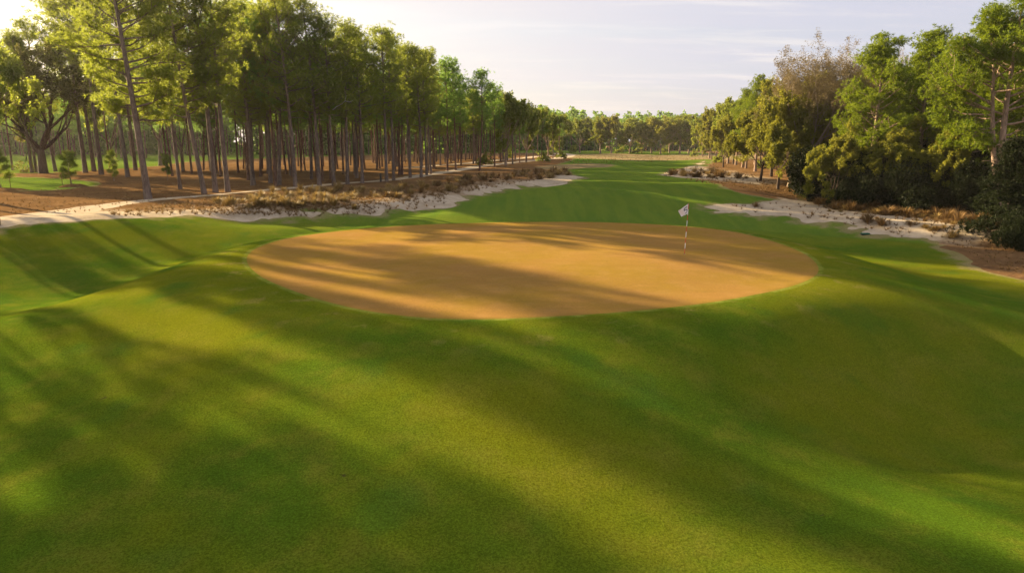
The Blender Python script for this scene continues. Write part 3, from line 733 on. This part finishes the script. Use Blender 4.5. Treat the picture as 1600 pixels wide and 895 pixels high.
# yellowish far trees left, seen under the crowns of the left wood, plus two on the neighbouring hole
# ---- right side
right = [
    (RP[0], 1352, 319, 74, 'tall bright green pine with layered crown left of the airy topped pine', 'pine tree', 6.0),
    (RP[1], 1432, 318, 62, 'tall thin pine with a small dark tufted top between two fuller pines', 'pine tree', 3.0),
    (RF, 1556, 340, 16, 'largest pine on the right with forked pinkish trunk and wide billowy crown', 'pine tree', None),
    (RP[0], 1500, 322, 84, 'green pine just left of the largest right hand pine', 'pine tree', None),
    (RP[1], 1395, 312, 120, 'shorter green pine squeezed between the tall bright pine and the airy pine', 'pine tree', None),
    (BD[0], 1262, 300, 66, 'tallest bare tan tree with fine twigs rising over the olive trees', 'budding tree', None),
    (BD[1], 1232, 292, 92, 'tan budding tree with rounded top left of the tallest bare tree', 'budding tree', None),
    (BD[0], 1312, 300, 78, 'bare twiggy tree peeping out left of the tall bright pine', 'budding tree', None),
    (BD[1], 1412, 300, 84, 'grey tan bare tree behind the airy topped pine', 'budding tree', None),
    (OL[0], 1238, 292, 128, 'olive tree with a dark trunk nearest the orange straw clearing', 'hardwood tree', None),
    (OL[1], 1215, 296, 150, 'low olive tree over a straight dark trunk at the front of the clearing', 'hardwood tree', None),
    (OL[0], 1188, 283, 148, 'olive tree with a short thick trunk at the left front of the clearing', 'hardwood tree', None),
    (OL[1], 1262, 287, 120, 'olive tree at the back of the straw clearing beside the dark shrubs', 'hardwood tree', None),
    (OL[0], 1285, 296, 140, 'olive brown tree leaning over the left end of the dark shrubs', 'hardwood tree', None),
    (OL[1], 1205, 276, 132, 'olive tree behind the short thick trunk of the clearing', 'hardwood tree', None),
    (RP[0], 1180, 268, 130, 'green pine rising behind the olive trees with a fresh green top', 'pine tree', None),
    (RP[1], 1160, 262, 146, 'green pine stepping down toward the far end of the right wood', 'pine tree', None),
    (FT[0], 1137, 256, 158, 'light green tree with a dark trunk standing on the straw bank', 'tree', None),
    (FT[1], 1150, 258, 160, 'light green tree right of the dark trunk on the straw bank', 'tree', None),
    (FT[2], 1118, 250, 168, 'yellow green tree above the far corner of the right straw bank', 'tree', None),
    (FT[1], 1108, 248, 176, 'short light green tree at the narrowing end of the right wood', 'tree', None),
    (FT[0], 1098, 245, 182, 'farthest small tree of the right wood beside the tan rough', 'tree', None),
    (RP[1], 1340, 296, 100, 'dark green pine hidden behind the tall bright pine', 'pine tree', None),
    (OL[0], 1470, 305, 110, 'olive tree filling the dark gap behind the airy topped pine', 'hardwood tree', None),
    (RP[0], 1690, 372, 30, 'pine reaching into the picture from beyond the right edge', 'pine tree', None),
    (RP[2], 1600, 318, 30, 'pine cut by the right edge behind the largest right hand pine', 'pine tree', None),
]
for k, px, py, top, lab, cat, _ in right:
    b_ = k in BD; hh_ = px_h(*at(px, py), top, px); put(k, px, py, top, lab, cat, rz=0.0 if k is RF else None, sw=hh_/15*1.12 if b_ else None)
for px, py, top, lab in [(1300, 322, 205, 'low olive tree whose leaves hang over the left end of the dark thicket'), (1384, 326, 196, 'low leafy tree rising out of the thicket right of the bright pine trunk'),
                         (1425, 327, 214, 'small leafy tree poking out of the middle of the dark thicket'), (1476, 332, 205, 'low leafy tree above the right end of the thicket')]:
    put(OL[(px//10) % 2], px, py, top, lab, 'hardwood tree')
# shaded fill of the right wood
for i in range(46):
    px = rnd.uniform(1110, 1720); py = 258+ (px-1130)/600*42+rnd.uniform(-8, 4)
    x, y = at(px, py)
    k = [RP[0], RP[1], OL[0], OL[1], FT[0], RP[2]][i % 6]
    top = max(20, np.interp(px, [1100, 1150, 1200, 1300, 1450, 1600, 1720], [178, 160, 140, 112, 105, 60, 50]))+rnd.uniform(5, 30)
    k.place(x, y, px_h(x, y, top, px), rnd.uniform(0, 6.28), 'shaded tree inside the right wood behind its front trees', 'tree', 'trees inside the right wood')
# evergreen understorey
shr = [(1285, 316, 268, 'rounded dark evergreen shrub at the left end of the thicket'), (1322, 323, 252, 'dark evergreen shrub below the tall bright pine'), (1358, 325, 246, 'tall near black shrub right of the bright pine trunk'),
       (1400, 327, 248, 'near black shrub in the middle of the thicket'), (1440, 330, 246, 'dense near black shrub right of the thicket middle'), (1478, 333, 252, 'near black shrub above the brown wiregrass of the bunker lip'),
       (1515, 336, 250, 'dark shrub against the left side of the drooping conifer')]
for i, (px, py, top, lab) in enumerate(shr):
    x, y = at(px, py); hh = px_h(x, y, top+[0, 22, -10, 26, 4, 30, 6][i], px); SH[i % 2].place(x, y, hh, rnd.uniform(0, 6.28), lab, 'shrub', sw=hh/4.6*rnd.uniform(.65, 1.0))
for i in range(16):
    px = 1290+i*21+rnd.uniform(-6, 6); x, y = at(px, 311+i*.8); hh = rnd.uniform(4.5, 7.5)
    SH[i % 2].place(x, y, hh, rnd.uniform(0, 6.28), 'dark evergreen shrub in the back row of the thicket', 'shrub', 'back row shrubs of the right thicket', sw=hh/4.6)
DC.place(*at(1568, 374), 6.6, 0, 'dark drooping conifer standing on straw beside the end of the bunker', 'conifer', sw=.85)
SH[0].place(*at(1604, 392), 2.4, 1, 'small dark bush at the right edge of the picture', 'shrub', sw=.45)
# ---- young pines on the left with straw mounds and stakes
put(SP[0], 112, 290, 243, 'young pine with two soft tufted heads in the straw, middle of the three saplings', 'young pine', sw=1.25)
put(SP[1], 178, 286, 243, 'narrow young pine on a straw mound left of the thick dark trunk', 'young pine', sw=.95)
put(SP[0], 262, 282, 246, 'pale young pine between the big leaning pine and the thin pale one', 'young pine', rz=2, sw=.8)
put(SP[1], 3, 295, 236, 'larger dark young pine cut by the left edge of the picture', 'young pine', sw=1.6)
# ------------------------------------------------------------------ wiregrass
CM = [clump_mesh('wiregrass_a', 1), clump_mesh('wiregrass_b', 2, 90, .6, .45), clump_mesh('wiregrass_c', 3, 130, .45, .65), clump_mesh('wiregrass_d', 4, 100, .6, .5, 'wire_brown')]
regions = [  # polygon in photo pixels, count, label, scale, meshes
    ([(330, 318), (420, 300), (520, 296), (600, 294), (650, 292), (560, 314), (500, 326), (420, 326), (350, 322)], 115, 'tan wiregrass tussock on the bank above the left bunker, below the front pines', .78, (0, 1, 2)),
    ([(560, 312), (640, 292), (740, 275), (800, 268), (760, 288), (700, 300), (640, 309)], 60, 'brown wiregrass tussock between the path and the far arm of the left bunker', .95, (3, 0)),
    ([(780, 282), (800, 270), (850, 264), (885, 270), (890, 274), (850, 281)], 36, 'brown wiregrass tussock on the point of the left sand beside the fairway', 1.2, (3, 1)),
    ([(1275, 318), (1330, 316), (1420, 332), (1540, 342), (1520, 352), (1420, 343), (1340, 331), (1290, 326)], 70, 'brown wiregrass tussock on the lip behind the right bunker', 1.1, (3, 1)),
    ([(1040, 273), (1080, 265), (1130, 270), (1170, 280), (1100, 279)], 34, 'brown wiregrass tussock in the sandy patch right of the fairway', 1.25, (3, 0)),
]
def px_poly_sample(P, n):
    P = np.array(P, float); lo, hi = P.min(0), P.max(0); out = []
    while len(out) < n:
        q = (rnd.uniform(lo[0], hi[0]), rnd.uniform(lo[1], hi[1]))
        if sd_poly(np.array([q[0]]), np.array([q[1]]), P)[0] > 0: out.append(q)
    return out
proto = {}
def clump(x, y, s, k, lab, grp):
    if k not in proto: o = link('wiregrass_tussock', CM[k]); proto[k] = o
    else: o = proto[k].copy(); C.objects.link(o)
    o.location = (x, y, H(x, y)-.02); o.rotation_euler = (0, 0, rnd.uniform(0, 6.28)); o.scale = (s, s, s*rnd.uniform(.8, 1.15))
    tag(o, lab, 'wiregrass', grp)
for P_, n, lab, s, ks in regions:
    for px, py in px_poly_sample(P_, n):
        x, y = at(px, py); clump(x, y, s*rnd.uniform(.7, 1.6), rnd.choice(ks), lab, 'wiregrass tussocks')
clump(*at(1378, 352), 1.1, 3, 'brown tussock alone on the pale sand in the middle of the right bunker', None)
clump(*at(1355, 347), 1.3, 3, 'wide brown tussock on the left part of the right bunker sand', None)
clump(*at(1488, 371), 1.2, 1, 'olive brown tussock by the small sand gap near the dark conifer', None)
clump(*at(1181, 323), .9, 3, 'small dark tussock on the narrow left end of the right bunker', None)
clump(*at(553, 326), .8, 0, 'small golden tussock alone on the sand of the left bunker', None)
for px, py in px_poly_sample([(1240, 318), (1320, 326), (1400, 338), (1500, 350), (1480, 366), (1390, 352), (1320, 338)], 20):
    x, y = at(px, py); clump(x, y, rnd.uniform(.4, .8), rnd.choice((1, 3)), 'small brown tussock scattered on the pale sand of the right bunker', 'tussocks on the right bunker sand')
# scattered low dry grass, pine cones and litter that nobody could count
def scatter(name, boxes, n, blade, seed, mat, h=.25, w=.02, nb=12, kindlabel=None):
    rng = np.random.default_rng(seed); cs = []
    for P_, k in boxes:
        for px, py in px_poly_sample(P_, k):
            x, y = at(px, py); cs.append((x, y, H(x, y)))
    cs = np.array(cs); ax = np.tile([0, 0, 1.1], (len(cs), 1))
    V, Fl, S, tn = blades(rng, cs, ax, rng.uniform(.6, 1.3, len(cs))*h, w, nb, rng.uniform(0, 1, len(cs)), 1.0, r0=0)
    o = link(name, mesh_np(name, V, Fl, S, M[mat], {'tone': tn})); tag(o, kindlabel, 'dry grass', kind='stuff')
scatter('dry_grass', [([(150, 338), (330, 310), (700, 292), (820, 264), (900, 270), (760, 296), (560, 326), (420, 336)], 900), ([(1030, 274), (1110, 250), (1250, 300), (1320, 322), (1180, 300)], 420),
                      ([(1280, 318), (1560, 345), (1560, 368), (1500, 352), (1330, 330)], 420), ([(1120, 322), (1250, 316), (1400, 338), (1510, 350), (1500, 374), (1400, 370), (1300, 345), (1180, 332)], 130), ([(380, 326), (560, 318), (720, 300), (690, 324), (560, 338), (420, 340)], 140), ([(870, 252), (900, 256), (980, 256), (1150, 247), (1100, 243), (900, 243)], 420)], 0, 0, 5, 'wire_brown', .42, .03, 14,
        'low dry grass and litter scattered over straw and sand edges')

scatter('pine_litter', [([(0, 300), (230, 285), (420, 290), (330, 308), (200, 330), (0, 335)], 420), ([(1180, 290), (1260, 288), (1290, 318), (1200, 306)], 160), ([(1480, 378), (1560, 366), (1600, 380), (1600, 428), (1560, 420)], 150)], 0, 0, 6, 'wire_brown', .16, .03, 10,
        'fallen cones, twigs and small dry tufts lying on the pine straw')

# ------------------------------------------------------------------ flagstick, flag, cup, marker posts
def box_bm(V, Fc, x0, y0, z0, x1, y1, z1):
    k = len(V); V += [(x0, y0, z0), (x1, y0, z0), (x1, y1, z0), (x0, y1, z0), (x0, y0, z1), (x1, y0, z1), (x1, y1, z1), (x0, y1, z1)]
    Fc += [[k, k+3, k+2, k+1], [k+4, k+5, k+6, k+7], [k, k+1, k+5, k+4], [k+1, k+2, k+6, k+5], [k+2, k+3, k+7, k+6], [k+3, k, k+4, k+7]]
M['red'] = mat_plain('paint_red', (.50, .03, .02)); M['white'] = mat_plain('paint_white', (.8, .78, .74)); M['cloth'] = mat_plain('flag_cloth', (.80, .74, .74), .8, .1)
M['ink'] = mat_plain('flag_ink', (.04, .05, .06)); M['ink2'] = mat_plain('flag_ink_faded', (.35, .28, .28)); M['black'] = mat_plain('black_plastic_and_shade', (.02, .02, .018)); M['wood'] = mat_bark('stake_wood', (.16, .10, .06), (.25, .17, .10))
M['lid'] = mat_plain('green_plastic', (.01, .10, .05)); M['lead'] = mat_plain('lead_grey', (.3, .3, .3))
gx0, gy0 = at(1069.5, 397)
fz = H(gx0, gy0)
root = bpy.data.objects.new('flagstick', None); C.objects.link(root); root.location = (gx0, gy0, fz)
tag(root, 'red and white striped flagstick standing in the hole of the green', 'flagstick')
Lf = 2.2; nseg = 9; lean = (.085/2.2)
root.rotation_euler = (0, R(1.6), 0)
for i in range(nseg):
    T = Tubes(); z0, z1 = -.12 if i == 0 else Lf*i/nseg, Lf*(i+1)/nseg
    T.tube([(0, 0, z0), (0, 0, (z0+z1)/2), (0, 0, z1)], [.0115]*3, 10)
    link('red_stripe' if i % 2 == 0 else 'white_stripe', T.build('pole', M['red' if i % 2 == 0 else 'white']), root)
flag = bpy.data.objects.new('flag_holder', None)
# drooping flag: parallelogram blowing to the left
nu, nv = 22, 16
def flag_pt(u, v, off=0):
    # u 0..1 away from the pole (left), v 0..1 downwards
    # corners in metres (x left negative, z below pole top)
    a = np.array([0, 0, 2.20]); bq = np.array([-.42, 0, 1.88]); c = np.array([-.26, 0, 1.62]); d = np.array([0, 0, 1.78])
    p = a*(1-u)*(1-v)+bq*u*(1-v)+c*u*v+d*(1-u)*v
    p = p+np.array([0, .035*math.sin(u*7+v*2.2)*u+off, 0]); return p
V = [flag_pt(i/nu, j/nv) for j in range(nv+1) for i in range(nu+1)]
V += [flag_pt(i/nu, j/nv, .004) for j in range(nv+1) for i in range(nu+1)]
Fl = []; o2 = (nu+1)*(nv+1)
for j in range(nv):
    for i in range(nu):
        a = j*(nu+1)+i; Fl += [a, a+1, a+nu+2, a+nu+1, o2+a, o2+a+nu+1, o2+a+nu+2, o2+a+1]
fl = link('flag', mesh_np('flag', V, Fl, [4]*(2*nu*nv), M['cloth'], smooth=True), root)
def stroke(name, pts, w, mat, off=-.004):
    V = []; Fl = []; pts = np.array(pts, float)
    n = len(pts)
    for i in range(n):
        t = pts[min(i+1, n-1)]-pts[max(i-1, 0)]; t = t/np.linalg.norm(t); nn = np.array([-t[1], t[0]])*w/2
        for s in (-1, 1):
            q = pts[i]+nn*s; V.append(flag_pt(q[0], q[1], off))
    for i in range(n-1): Fl += [2*i, 2*i+1, 2*i+3, 2*i+2]
    return link(name, mesh_np(name, V, Fl, [4]*(n-1), M[mat]), fl)
# numeral 5 (u grows away from the pole, so x is mirrored)
def bez(pts, k=5):
    out = []
    for a, b in zip(pts[:-1], pts[1:]):
        for t in range(k): out.append((a[0]+(b[0]-a[0])*t/k, a[1]+(b[1]-a[1])*t/k))
    out.append(pts[-1]); return out
stroke('numeral_five', bez([(.12, .24), (.42, .24), (.44, .24), (.45, .50), (.34, .44), (.22, .46), (.13, .55), (.12, .68), (.18, .80), (.30, .85), (.45, .80)]), .085, 'ink')
stroke('numeral_arc', bez([(.14, .22), (.24, .14), (.40, .16), (.52, .26), (.58, .40)]), .035, 'ink2')
# the cup
T = Tubes(); T.tube([(0, 0, -.15), (0, 0, .004)], [.056, .056], 20, cap=False)
cup = link('hole_cup', T.build('cup', M['white'])); cup.location = (gx0, gy0, fz+.001); tag(cup, 'white rimmed hole in the green at the foot of the flagstick', 'golf hole')
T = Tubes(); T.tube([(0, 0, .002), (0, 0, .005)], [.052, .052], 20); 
link('cup_shade_disc', T.build('shade_disc', M['black']), cup)  # black disc across the cup mouth, painting in the shade inside
def post(name, px, py, h, r, mat, label, cat, base=False, grp=None):
    x, y = at(px, py); T = Tubes(); T.tube([(0, 0, -.2), (0, 0, h*.9), (0, 0, h)], [r, r, r*.7], 10)
    o = link(name, T.build(name, M[mat])); o.location = (x, y, H(x, y)); tag(o, label, cat, grp); return o
post('wooden_post', -1, 352, .95, .10, 'wood', 'short brown wooden post cut by the left edge beside the path', 'post')
post('marker_post', 595, 284, 1.15, .13, 'black', 'short black marker post on the path among the front pines', 'post')
post('tree_stake', 17, 295, 1.5, .03, 'wood', 'thin wooden stake beside the dark young pine at the left edge', 'stake')
post('tree_stake', 98, 291, 1.5, .03, 'wood', 'thin wooden stake left of the double headed young pine', 'stake')
# drain lid at the bunker edge
x, y = at(1352, 366); V, Fc = [], []
box_bm(V, Fc, -.30, -.18, -.05, .30, .18, .10)
me = mesh_np('lid', V, [i for f in Fc for i in f], [4]*6, M['lid'])
o = link('valve_box', me); o.location = (x, y, H(x, y)); tag(o, 'small green valve box lid on the grass at the edge of the right bunker', 'valve box')
bv = o.modifiers.new('Bevel', 'BEVEL'); bv.width = .04; bv.segments = 3
V, Fc = [], []; box_bm(V, Fc, -.34, -.22, -.06, .34, .22, .02)
link('rim', mesh_np('rim', V, [i for f in Fc for i in f], [4]*6, M['black']), o)
# straw mounds round the saplings
def mound(px, py, r, h, lab):
    x, y = at(px, py); rng = np.random.default_rng(int(px)); V = []; Fl = []; n = 22; m = 7
    for j in range(m+1):
        for i in range(n):
            a = i/n*6.283; q = j/m; rr = r*q*(1+.12*math.sin(3*a+px)); V.append((math.cos(a)*rr, math.sin(a)*rr, h*(1-q*q)*(1+rng.normal(0, .12))-.03))
    for j in range(m):
        for i in range(n): Fl += [j*n+i, j*n+(i+1) % n, (j+1)*n+(i+1) % n, (j+1)*n+i]
    o = link('straw_mound', mesh_np('mound', V, Fl, [4]*(n*m), M['straw'], {'d_sand': [30]*len(V), 'd_edge': [30]*len(V), 'd_green': [30]*len(V)}, smooth=True))
    o.location = (x, y, H(x, y)); tag(o, lab, 'mulch mound')
mound(114, 292, 1.6, .35, 'ring of brown straw mulch under the double headed young pine')
mound(178, 287, 1.5, .30, 'ring of brown straw mulch under the narrow young pine')
mound(6, 298, 2.2, .30, 'wide ring of straw mulch under the young pine at the left edge')
# bare grey broken branch? (hangs as a dead limb in the front row)

# ------------------------------------------------------------------ dark far woods on the horizon (one mass)
def far_wood(name, pts, n, seed, hmin, hmax, label, mat='leaves_ever', depth=30):
    rng = np.random.default_rng(seed); cs = []; T = Tubes()
    pts = np.array(pts, float); seg = np.linalg.norm(np.diff(pts, axis=0), axis=1); cum = np.concatenate([[0], np.cumsum(seg)])
    for i in range(n):
        s = rng.uniform(0, cum[-1]); k = min(np.searchsorted(cum, s)-1, len(seg)-1); k = max(k, 0); t = (s-cum[k])/seg[k]
        p = pts[k]*(1-t)+pts[k+1]*t; dirn = (pts[k+1]-pts[k])/seg[k]; nrm = np.array([-dirn[1], dirn[0]])
        p = p+nrm*rng.uniform(0, depth); h = rng.uniform(hmin, hmax); z = H(p[0], p[1])
        T.tube([(p[0], p[1], z-.5), (p[0], p[1], z+h*.5), (p[0], p[1], z+h*.9)], [.3, .22, .08], 4)
        m = 60; cr = rng.uniform(3.5, 6)
        zz = rng.uniform(.02, 1, m); rr = cr*np.sqrt(rng.uniform(0, 1, m))*np.clip(1.3-zz*1.0, .2, 1); a = rng.uniform(0, 6.28, m)
        cs.append(np.stack([p[0]+np.cos(a)*rr, p[1]+np.sin(a)*rr, z+zz*h], 1))
    cs = np.concatenate(cs)
    V, Fl, S, tn = blades(rng, cs, np.tile([0, 0, .3], (len(cs), 1)), np.full(len(cs), 1.3), .55, 7, rng.uniform(0, 1, len(cs)), 1.0, quad=True)
    root = bpy.data.objects.new(name, None); C.objects.link(root)
    tag(root, label, 'woodland', kind='stuff')
    link('trunks', T.build(name+'_t', M['bark_dark']), root)['kind'] = 'stuff'
    link('foliage', mesh_np(name+'_f', V, Fl, S, M[mat], {'tone': tn}), root)['kind'] = 'stuff'
far_wood('far_woods', [(-520, 220), (-330, 262), (-215, 278), (-120, 262), (-60, 268), (-12, 305), (5, 370), (60, 420), (200, 420), (330, 300)], 1150, 3, 14, 24, 'dark distant wood that closes the view behind the course', 'needles_dark')

# ------------------------------------------------------------------ the air
V, Fc = [], []; box_bm(V, Fc, -900, -50, -9, 900, 720, 42)
hm, hnt = new_mat('air'); hb = NB(hnt); pv = hb.n('ShaderNodeVolumePrincipled'); pv.inputs['Color'].default_value = (1, .93, .84, 1); pv.inputs['Density'].default_value = .00012; pv.inputs['Anisotropy'].default_value = .4
ho = hb.n('ShaderNodeOutputMaterial'); hb.link(pv.outputs[0], ho.inputs['Volume'])
hz = link('haze', mesh_np('haze', V, [i for f in Fc for i in f], [4]*6, hm)); tag(hz, kind='stuff')
hm.cycles.homogeneous_volume = True

# ------------------------------------------------------------------ light, sky, camera
w = bpy.data.worlds.new('World'); sc.world = w; w.use_nodes = True; nt = w.node_tree; nt.nodes.clear(); b = NB(nt)
sky = b.n('ShaderNodeTexSky'); sky.sky_type = 'NISHITA'; sky.sun_disc = False
sky.sun_elevation = R(SUN_EL); sky.sun_rotation = R(-SUN_AZ); sky.air_density = 1.0; sky.dust_density = 2.5; sky.ozone_density = 1.5; sky.altitude = 50
tc = b.n('ShaderNodeTexCoord'); sep = b.n('ShaderNodeSeparateXYZ'); b.link(tc.outputs['Generated'], sep.inputs[0])
zc = b.math('MAXIMUM', sep.outputs[2], .02); cu = b.math('DIVIDE', sep.outputs[0], b.math('ADD', zc, .10)); cv = b.math('DIVIDE', sep.outputs[1], b.math('ADD', zc, .10))
cmb = b.n('ShaderNodeCombineXYZ'); b.link(cu, cmb.inputs[0]); b.link(cv, cmb.inputs[1])
mp = b.n('ShaderNodeMapping'); b.link(cmb.outputs[0], mp.inputs[0]); mp.inputs['Rotation'].default_value = (0, 0, R(12)); mp.inputs['Scale'].default_value = (.35, 1.3, 1)
cl = b.noise(mp.outputs[0], .9, 6, .6, .6)
cf = b.ramp(cl, .34, .70, .78, .97)
vm = b.n('ShaderNodeVectorMath', operation='DOT_PRODUCT'); b.link(tc.outputs['Generated'], vm.inputs[0])
vm.inputs[1].default_value = (-math.sin(R(SUN_AZ)), math.cos(R(SUN_AZ)), .15)
glow = b.ramp(vm.outputs['Value'], .25, 1.0)
veil = b.mix(glow, (3.55, 3.5, 4.1), (5.2, 4.7, 4.4))
thin = b.noise(mp.outputs[0], 2.3, 5, .65, .4)
veil = b.mix(b.ramp(thin, .48, .72, 0, .75), veil, (5.0, 4.6, 4.5))
mixc = b.mix(cf, sky.outputs[0], veil)
# the veil of cloud is itself lit by the sun side: keep part of the sky's own gradient
mul = b.mix(.08, mixc, sky.outputs[0])
bg = b.n('ShaderNodeBackground'); b.link(mul, bg.inputs[0]); bg.inputs[1].default_value = .05
o = b.n('ShaderNodeOutputWorld'); b.link(bg.outputs[0], o.inputs[0])

sl = bpy.data.lights.new('sun', 'SUN'); sl.energy = 5.0; sl.angle = R(.55); sl.color = (1.0, .78, .46)
so = bpy.data.objects.new('sun', sl); C.objects.link(so)
sd = Vector((-math.sin(R(SUN_AZ))*math.cos(R(SUN_EL)), math.cos(R(SUN_AZ))*math.cos(R(SUN_EL)), math.sin(R(SUN_EL))))
so.rotation_euler = sd.to_track_quat('Z', 'Y').to_euler(); so.location = (-40, 40, 60)

cam = bpy.data.cameras.new('camera'); co = bpy.data.objects.new('camera', cam); C.objects.link(co)
co.location = tuple(CAM); co.rotation_euler = (R(90)-PITCH, 0, 0); cam.sensor_width = 36; cam.lens = F/1600*36; cam.clip_end = 6000; cam.clip_start = .1
sc.camera = co
sc.view_settings.view_transform = 'Standard'; sc.view_settings.look = 'None'; sc.view_settings.gamma = 1; sc.view_settings.exposure = 2.0
sc.cycles.use_denoising = True
sc.cycles.max_bounces = 6; sc.cycles.diffuse_bounces = 3; sc.cycles.transmission_bounces = 3; sc.cycles.glossy_bounces = 2; sc.cycles.transparent_max_bounces = 4
sc.cycles.caustics_reflective = False; sc.cycles.caustics_refractive = False
print('TREES', count, len(placed))
